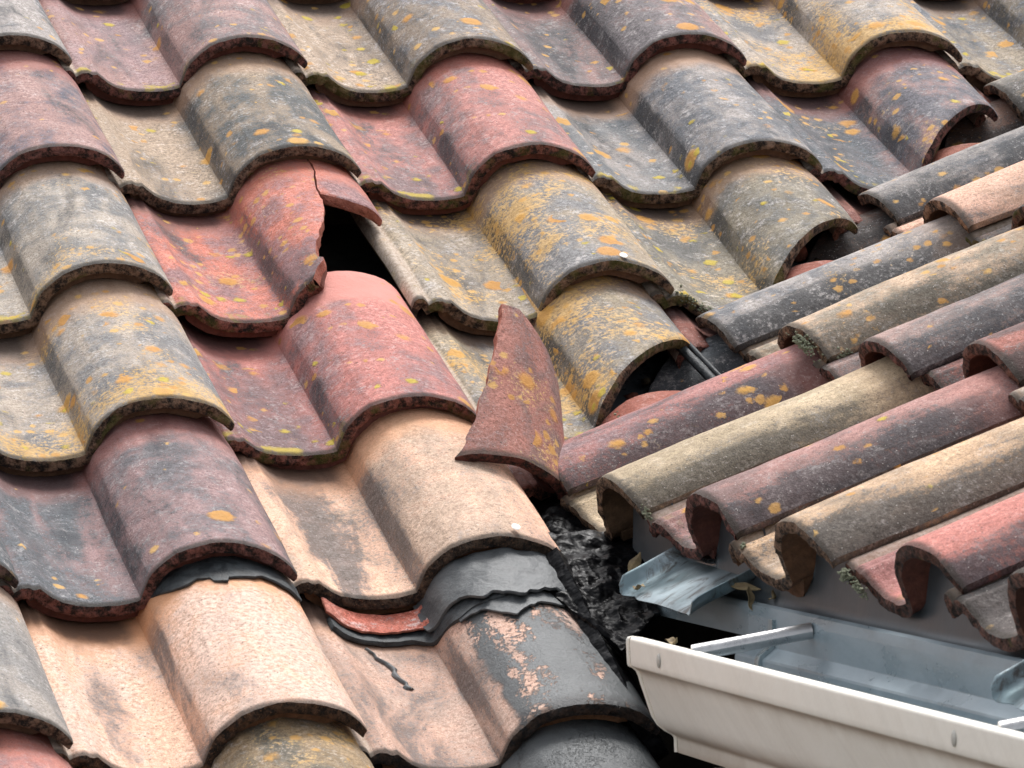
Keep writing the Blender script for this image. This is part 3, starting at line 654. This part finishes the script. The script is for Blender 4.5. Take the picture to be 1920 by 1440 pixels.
# outlet elbow and lower bracket below
pipe = thing('downpipe', 'short length of white downpipe just visible below the gutter', 'downpipe', (.98*S, -5.75*S, -2.6*S))
mb = MB(); mb.box(np.array([1.08, -5.50, -2.64])*S, np.array([.0, .12, 0])*S, np.array([.05, 0, 0])*S, np.array([0, 0, .26])*S); mb.build('pipe', CREAM, pipe)
mb = MB(); mb.box(np.array([1.10, -6.1, -2.42])*S, np.array([.0, .30, 0])*S, np.array([.02, 0, 0])*S, np.array([0, 0, .08])*S); mb.build('bracket', WALLM, pipe)

# zinc trays that carry water from the troughs into the gutter
def tray(y0, y1, xf, zf, label, seed, tilt=.50, up=.055, upr=.05, ln=.36):
    mb = MB(); P = []
    cross = [(y0+.012, up), (y0+.006, up*.98), (y0, up*.85), (y0-.004, up*.3), (y0-.02, .0), (y0-.05, -.002)]+[(y0+(y1-y0)*f, .0015*math.sin(f*9+seed)) for f in np.linspace(.1, .9, 12)]+[(y1+.03, .0), (y1+.008, .006), (y1, upr*.5), (y1-.012, upr)]
    for k, xx in enumerate(np.linspace(xf+ln, xf, 26)):
        row = []
        for q, (yy, zz) in enumerate(cross):
            f = (xx-xf)/ln; yb = (yy-y0)/(y1-y0)
            wav = .003*float(vn(xx*10, yy*5, 0, seed))
            lipdrop = -.007*max(0, 1-f/.08)**2
            row.append(np.array([xx+.018*float(vn(yb*9, 0, 0, seed+2))*(1-f), yy+.02*f*(1 if yb < .5 else -1)*0, zf+f*ln*tilt+zz*(1 if q > 5 or f > .02 else .6)+wav+lipdrop])*S)
        P.append(row)
    shell_grid(mb, np.array(P), .0012, np.array([0, 0, 1.]), (0,)*5)
    t = NT('stained_zinc'); oc = t.n("ShaderNodeTexCoord").outputs['Object']
    n1 = t.noise(t.vmath('MULTIPLY', oc, (8, 12, 8)), 1.6, 7, .75, 2.0); n2 = t.noise(oc, 60, 5, .7, .5); n3 = t.noise(oc, 14, 4, .6)
    col = t.mix(t.sm(n3, .35, .65), (.16, .22, .24), (.34, .41, .44))
    col = t.mix(t.math('MULTIPLY', t.sm(t.math('ADD', n1, t.math('MULTIPLY', n2, .25)), .60, .76), .85), col, (.06, .045, .035))
    t.set(Base_Color=col, Roughness=t.sm(n3, .3, .7, .30, .48), Metallic=.7, Specular_IOR_Level=.5); t.l(t.bump(n2, .0004), t.b.inputs['Normal'])
    return tag(mb.build('zinc_tray', t.m), label, 'flashing', 'zinc outlet trays under the roll ends')
tray(-4.50, -5.30, 1.03, -1.872, 'bent stained zinc tray with a dried leaf, at the gutter end beside the tar', 3)
tray(-8.05, -8.95, 1.04, -1.850, 'zinc tray cut off by the picture edge, over the near part of the gutter', 8, upr=.06)

# wall and soffit behind the gutter
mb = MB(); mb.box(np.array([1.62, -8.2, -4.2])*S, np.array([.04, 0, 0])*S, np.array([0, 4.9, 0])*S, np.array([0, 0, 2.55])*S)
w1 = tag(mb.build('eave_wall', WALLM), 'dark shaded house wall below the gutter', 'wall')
mb = MB(); mb.box(np.array([-1.05, -9.6, -5.2])*S, np.array([2.0, 0, 0])*S, np.array([0, .05, 0])*S, np.array([0, 0, 1.0])*S)
mb.box(np.array([1.32, -3.75, -2.75])*S, np.array([.42, 0, 0])*S, np.array([0, .04, 0])*S, np.array([0, 0, .72])*S)
mb.build('return_wall', WALLM, w1)
mb = MB(); mb.box(np.array([0, 0, -9.1])*S, np.array([90, 0, 0])*S, np.array([0, 90, 0])*S, np.array([0, 0, .1])*S); struct(mb.build('ground', GROUNDM))

# ------------------------------------------------------------------ the loose fragment standing in the valley
RS = np.array([[0.9608479675680144, -0.15041648809652075, 0.23269306678353177], [0.06082988128110907, 0.9338440793794368, 0.35246980147425166], [-0.27031631242627985, -0.3245152007482568, 0.9064320028107881]])
TS = np.array([0.22597815, -3.35952111, -1.36192753])
FA = np.stack([uA, vA, nA], 1)
nb_, na_ = 40, 60
ledge = LIN([(-.80, .722), (-.76, .714), (-.66, .700), (-.52, .672), (-.40, .645), (-.30, .620), (-.18, .588), (-.10, .558), (-.04, .540), (0, .520)])
redge = LIN([(-.80, .775), (-.76, .820), (-.70, .885), (-.62, .95), (-.55, .99), (-.48, 1.0), (0, 1.0)])
P = []; X2 = []
for a in range(na_):
    v = -.79*(1-a/(na_-1)); l_ = ledge(v)+.007*float(vn(v*19, 1, 0, 4))+.003*float(vn(v*48, 1, 0, 5)); r_ = redge(v)+(.006*float(vn(v*26, 3, 0, 4)) if v < -.5 else 0)
    row = []; rx = []
    for b in range(nb_):
        x_ = l_+(r_-l_)*b/(nb_-1); h_ = prof(x_)*1.0+.002*float(vn(x_*9, v*9, 0, 31)); vv = v + .006*float(vn(x_*12, 0, 0, 3))*(a > na_-4)
        row.append((FA@(RS@np.array([x_, vv, h_]))+TS)*S); rx.append((x_, vv))
    P.append(row); X2.append(rx)
P = np.array(P); X2 = np.array(X2)
mb = MB(); shell_grid(mb, P, TH*S, FA@(RS@np.array([.3, 0, 1.0])), (0, 1, 3, 3, 2), X2, np.concatenate([np.stack([arc(X2[..., 0])*S, X2[..., 1]*S], -1), np.zeros(X2.shape[:2]+(1,))], -1), .003, 9)
sh = mb.build('tile_fragment', CLAY)
tag(sh, 'pointed curved shard of red roof tile standing loose in the valley', 'tile fragment')
dress(sh, 'red', 77, c1=(.38, .165, .13), c2=(.22, .14, .13), soot=.34, lich=.72, yel=.1, headfresh=0, bloom=.15, rim=(.16, .05, .04))

# ------------------------------------------------------------------ bitumen repairs
def over(i, j, xs_, vs_, off, seed, mat, name, thick=.010, amp=.006, jl=(0, 0, 0, 0, 0, 0), frontf=None, backf=None, xl=None, xr=None, nb=60, na=18):
    """a sheet following the top of tile (i, j) at height off above it"""
    P = []
    for a in range(na):
        f = a/(na-1); row = []
        for b in range(nb):
            g = b/(nb-1); x_ = xs_[0]+(xs_[1]-xs_[0])*g
            vb = vs_[0] if backf is None else backf(x_); vf_ = vs_[1] if frontf is None else frontf(x_)
            v = vb+(vf_-vb)*f
            o_ = off(x_, f) if callable(off) else off
            row.append((x_, v, o_+amp*float(fbm(x_*9, v*9, 0, seed, 3))))
        P.append(row)
    P = np.array(P); x_, v, o_ = P[..., 0], P[..., 1], P[..., 2]
    dx, dv, dh = (JA.get((i, j), (0, 0, 0)))
    xc = np.clip(x_, -.07, 1.0); over_ = np.maximum(x_-1.0, 0)
    k = 5; hs_ = sum(prof(np.clip(xc+d, -.07, 1)) for d in np.linspace(-.015, .015, k))/k
    h = hs_ + TILT*v + dh + o_ - over_*2.2
    Pw = W('A', i-1+x_+dx, j*L+v+dv, h)
    mb = MB(); shell_grid(mb, Pw, thick*S, nA, (0, 3, 3, 3, 3), np.stack([x_*0+.3, v*0-.5], -1), None, .0012, seed, 3)
    return mb.build(name, mat)
jag = lambda s, a, f=14: (lambda x_: a*float(fbm(x_*f, 0, 0, s, 3)))
j1, j2, j3, j4 = jag(3, .02), jag(9, .035), jag(12, .012), jag(15, .02)
tag(over(0, 5, (.47, 1.0), (-1.2, -.98), .012, 3, FELT, 'felt_strip', frontf=lambda x_: -.985+j1(x_)-.12*max(0, (.58-x_)/.11)**2+(.03 if .66 < x_ < .72 else 0)), 'black felt strip showing above the clean peach tile', 'roofing felt')
tag(over(1, 5, (.425, 1.02), (-1.15, -.90), .050, 5, MEMB, 'membrane_flap', thick=.012, amp=.010, frontf=lambda x_: -.90+j2(x_)+.08*math.sin((x_-.45)*5.5)-.10*max(0, x_-.85)), 'curled grey bitumen flap lying on the head of the daubed tile', 'roofing membrane')
tag(over(1, 5, (.50, 1.01), (-1.02, -.72), .020, 6, MEMB, 'membrane_layer', thick=.008, amp=.004, frontf=lambda x_: -.79+j4(x_)+(.10*max(0, 1-abs(x_-.66)/.10))), 'second cracked bitumen layer with a pointed edge under the curled flap', 'roofing membrane')
sl_ = over(1, 5, (.08, .445), (-1.12, -.98), lambda x_, f: .060-.02*f, 7, CLAY, 'tile_sliver', thick=.010, amp=.004, frontf=lambda x_: -1.005+j3(x_)-.35*max(0, .2-x_))
tag(sl_, 'thin bright red sliver of tile pressed under the peach tile', 'tile fragment'); dress(sl_, 'red', 12, c1=(.55, .16, .11), c2=(.50, .20, .15), soot=0, lich=0, yel=0, bloom=.9, headfresh=0)
tag(over(1, 5, (.09, .66), (-1.04, -.965), lambda x_, f: .024+.02*max(0, x_-.4), 8, FELT, 'felt_strip', thick=.018, amp=.003, frontf=lambda x_: -.962+.5*j3(x_)+.13*max(0, min(1, (x_-.38)/.12))), 'black felt strip curling along the trough below the red sliver', 'roofing felt')
# dried run of bitumen in the trough
mb = MB(); P = []
pts = [(.205, -.925), (.225, -.89), (.225, -.86), (.255, -.82), (.270, -.78), (.262, -.74), (.268, -.70), (.285, -.665), (.280, -.64), (.292, -.615)]
s_ = np.linspace(0, len(pts)-1, 60); cx = np.interp(s_, range(len(pts)), [p[0] for p in pts]); cv = np.interp(s_, range(len(pts)), [p[1] for p in pts])
for a in range(60):
    wd = (.010+.005*float(vn(s_[a]*2, 0, 0, 3)))*(1.3 if a > 50 else 1)*(1 if a < 58 else .4); row = []
    for g in np.linspace(-1, 1, 7):
        x_ = cx[a]+g*wd; row.append(W('A', x_+.015, 5*L+cv[a]+.05, prof(x_)+TILT*cv[a]-.025+.010*(1-g*g)+.002)[()])
    P.append(row)
mb.grid(np.array(P)); tag(mb.build('bitumen_drip', MEMB), 'thin crooked run of dark bitumen dried in the peach trough', 'tar')

# wet bitumen bed between the two roofs
def bez(P00, P10, P01, P11, n, m, amp, sc_, seed, name, label, mat=TARM, thick=.02):
    P = []
    for a in range(n):
        f = a/(n-1); row = []
        for b in range(m):
            g = b/(m-1); q = (P00*(1-g)+P10*g)*(1-f)+(P01*(1-g)+P11*g)*f
            d = amp*float(fbm(q[0]*sc_, q[1]*sc_, q[2]*sc_, seed, 3)); r_ = amp*.30*(1-abs(float(vn(q[0]*sc_*2.4, q[1]*sc_*2.4, q[2]*sc_*2, seed+2))))**3
            row.append((q+np.array([0, -.3, 1.])*(d+r_))*S)
        P.append(row)
    P = np.array(P); mb = MB(); shell_grid(mb, P, thick*S, np.array([0, 0, 1.]), (0,)*5, None, None, .003, seed, 4)
    o = mb.build(name, mat); tag(o, label, 'tar', kind='stuff'); return o
Aw = lambda x, j, h: np.array([0, 0, 0])+uA*x+vA*j*L+nA*h
bez(Aw(.72, 3.86, .015), np.array([1.33, -3.70, -1.72]), np.array([.985, -4.62, -2.05]), np.array([1.16, -4.50, -1.945]), 90, 80, .024, 9, 4, 'wet_bitumen_bed', 'glossy black bitumen smeared over the foot of the valley')
bez(Aw(.935, 4.02, .075), Aw(1.06, 4.00, -.06), Aw(.935, 5.02, .050), Aw(1.05, 5.06, -.10), 120, 24, .008, 7, 6, 'bitumen_edge', 'black bitumen bead along the open side of the daubed tile', thick=.05)
bez(Aw(.98, 3.0, -.20), Aw(1.42, 3.0, -.2), Aw(.99, 4.0, -.13), Aw(1.33, 3.95, .03), 60, 40, .02, 11, 9, 'bitumen_in_valley', 'black bitumen filling the lower valley behind the shard', thick=.02)

# bedding and rubble inside the cut openings
mb = MB()
for k, (j, n_) in enumerate(((1, 16), (2, 14), (3, 26))):
    for q in range(n_):
        rr2 = random.Random(k*99+q); X = 5-j-.35+rr2.uniform(-.3, .45); V = j*L-.55+rr2.uniform(-.25, .35)
        blob(mb, W('A', X, V, -.24+rr2.uniform(-.02, .03)), rr2.uniform(.005, .016), seed=k*40+q)
tag(mb.build('mortar_rubble', RUBBLE), 'crumbled red mortar under the cut tile ends along the valley', 'debris', kind='stuff')

# moss cushions growing on the rims (sub parts of their tiles)
def moss(fr, i, j, x_, v_, r, n, parent_roof, seed, dz=0.0):
    par = None; best = 9
    tgt = Vector(W(fr, i-.5, j*L, 0))
    for o in parent_roof.children:
        if o.name.startswith('roof_tile'):
            d = (parent_loc(o)-tgt).length
            if d < best: best, par = d, o
    rg = random.Random(seed); mb = MB()
    for k in range(int(n*4)):
        a = rg.gauss(0, r*.5); b = rg.gauss(0, r*.28); xx = min(max(x_+a, 0), 1)
        h = prof(xx)+TILT*v_+dz+rg.uniform(-.035, -.002)
        blob(mb, W(fr, i-1+xx, j*L+min(v_+b, .012), h), rg.uniform(.0007, .0019), seed=k+seed, amp=.8)
    mb.build('moss', MOSS, par)
for a in ((0, 1, .90, .0, .07, 44), (0, 1, .99, -.10, .05, 30), (1, 2, .99, .0, .02, 12), (4, 2, .03, .0, .03, 26), (4, 2, .12, .0, .03, 16), (3, 2, .03, .0, .02, 10)):
    moss('B', a[0], a[1], a[2], a[3], a[4], a[5], roofB, int(a[2]*100)+a[0]*7)
for a in ((2, 3, .36, .0, .10, 90), (2, 3, .30, .0, .12, 60), (3, 2, .12, 0, .1, 24)):
    moss('A', a[0], a[1], a[2], a[3], a[4], a[5], roofA, int(a[2]*100)+a[0]*5, dz=0)

# black bar lying in the open cut end above the valley
mb = MB(); mb.tube([W('A', 1.93, 2.55, -.06), W('A', 2.02, 2.85, -.10)], .0058, 12); mb.tube([W('A', 1.965, 2.55, -.05), W('A', 2.055, 2.85, -.09)], .0030, 8)
tag(mb.build('metal_bar', FELT), 'short black metal bar under the cut roll of the heavily lichened tile', 'bar')

# pale droppings on two tiles
for fr_, i_, j_, x_, v_ in (('A', 2, 2, .81, -.04), ('A', 1, 4, .80, -.055)):
    tgt = Vector(W(fr_, i_-.5, j_*L, 0)); par = min((o for o in roofA.children if o.name.startswith('roof_tile')), key=lambda o: (parent_loc(o)-tgt).length)
    mb = MB(); P = []
    for a in np.linspace(.01, 1, 6): P.append([W(fr_, i_-1+x_+a*.016*math.cos(q), j_*L+v_+a*.022*math.sin(q), prof(x_)+TILT*v_+.001+.004*(1-a*a))[()] for q in np.linspace(0, 2*math.pi, 17)])
    mb.grid(np.array(P)); mb.build('dropping', DROP, par)
# dried leaves
def leaf(c, d, w, ln, wd, label, seed, curl=.3):
    d = np.array(d, float); d /= np.linalg.norm(d); w = np.array(w, float); w -= d*(w@d); w /= np.linalg.norm(w); n = np.cross(d, w)
    P = []
    for a in np.linspace(0, 1, 12):
        hw = wd*math.sin(math.pi*min(.98, a+.02))**.8*(1-.3*a); row = []
        for g in np.linspace(-1, 1, 7): row.append(np.array(c)*S+(d*(a-.5)*ln+w*g*hw+n*(curl*ln*((a-.5)**2)+abs(g)*hw*.5+.002*math.sin(a*9+seed))))
        P.append(row)
    mb = MB(); shell_grid(mb, np.array(P), .0004, n, (0,)*5); o = mb.build('dry_leaf', LEAF); tag(o, label, 'leaf', 'dried leaves around the gutter end'); return o
leaf((1.145, -4.26, -1.79), (.6, .2, .9), (.8, -.4, .0), .026, .007, 'brown oval leaf stuck on end in the black bitumen', 1)
leaf((1.05, -4.62, -1.845), (.2, -.9, .2), (.8, .1, .1), .024, .004, 'pale narrow leaf on the lip of the zinc tray', 2)
leaf((1.20, -5.33, -1.785), (.7, -.6, -.1), (.2, .3, .9), .034, .0045, 'long tan leaf hanging over the right side of the zinc tray', 3)
leaf((1.19, -5.40, -1.82), (.1, -.2, -1), (.8, .4, 0), .026, .005, 'folded tan leaf dangling at the gutter seam', 4, .6)
leaf((.84, -5.66, -1.925), (.2, -1, 0), (1, .2, .2), .022, .005, 'crumpled brown leaf on the gutter lip beside the near rod', 5, .8)
leaf((1.235, -7.95, -1.79), (.1, -.3, 1), (.9, .4, 0), .014, .003, 'tiny pale curled leaf standing on the gutter seam', 6, .9)
leaf((1.235, -5.52, -1.80), (.1, -.6, 1), (.9, .4, 0), .014, .003, 'tiny curled leaf stuck under the eave apron', 7, .9)
for m_ in bpy.data.meshes: m_.validate()
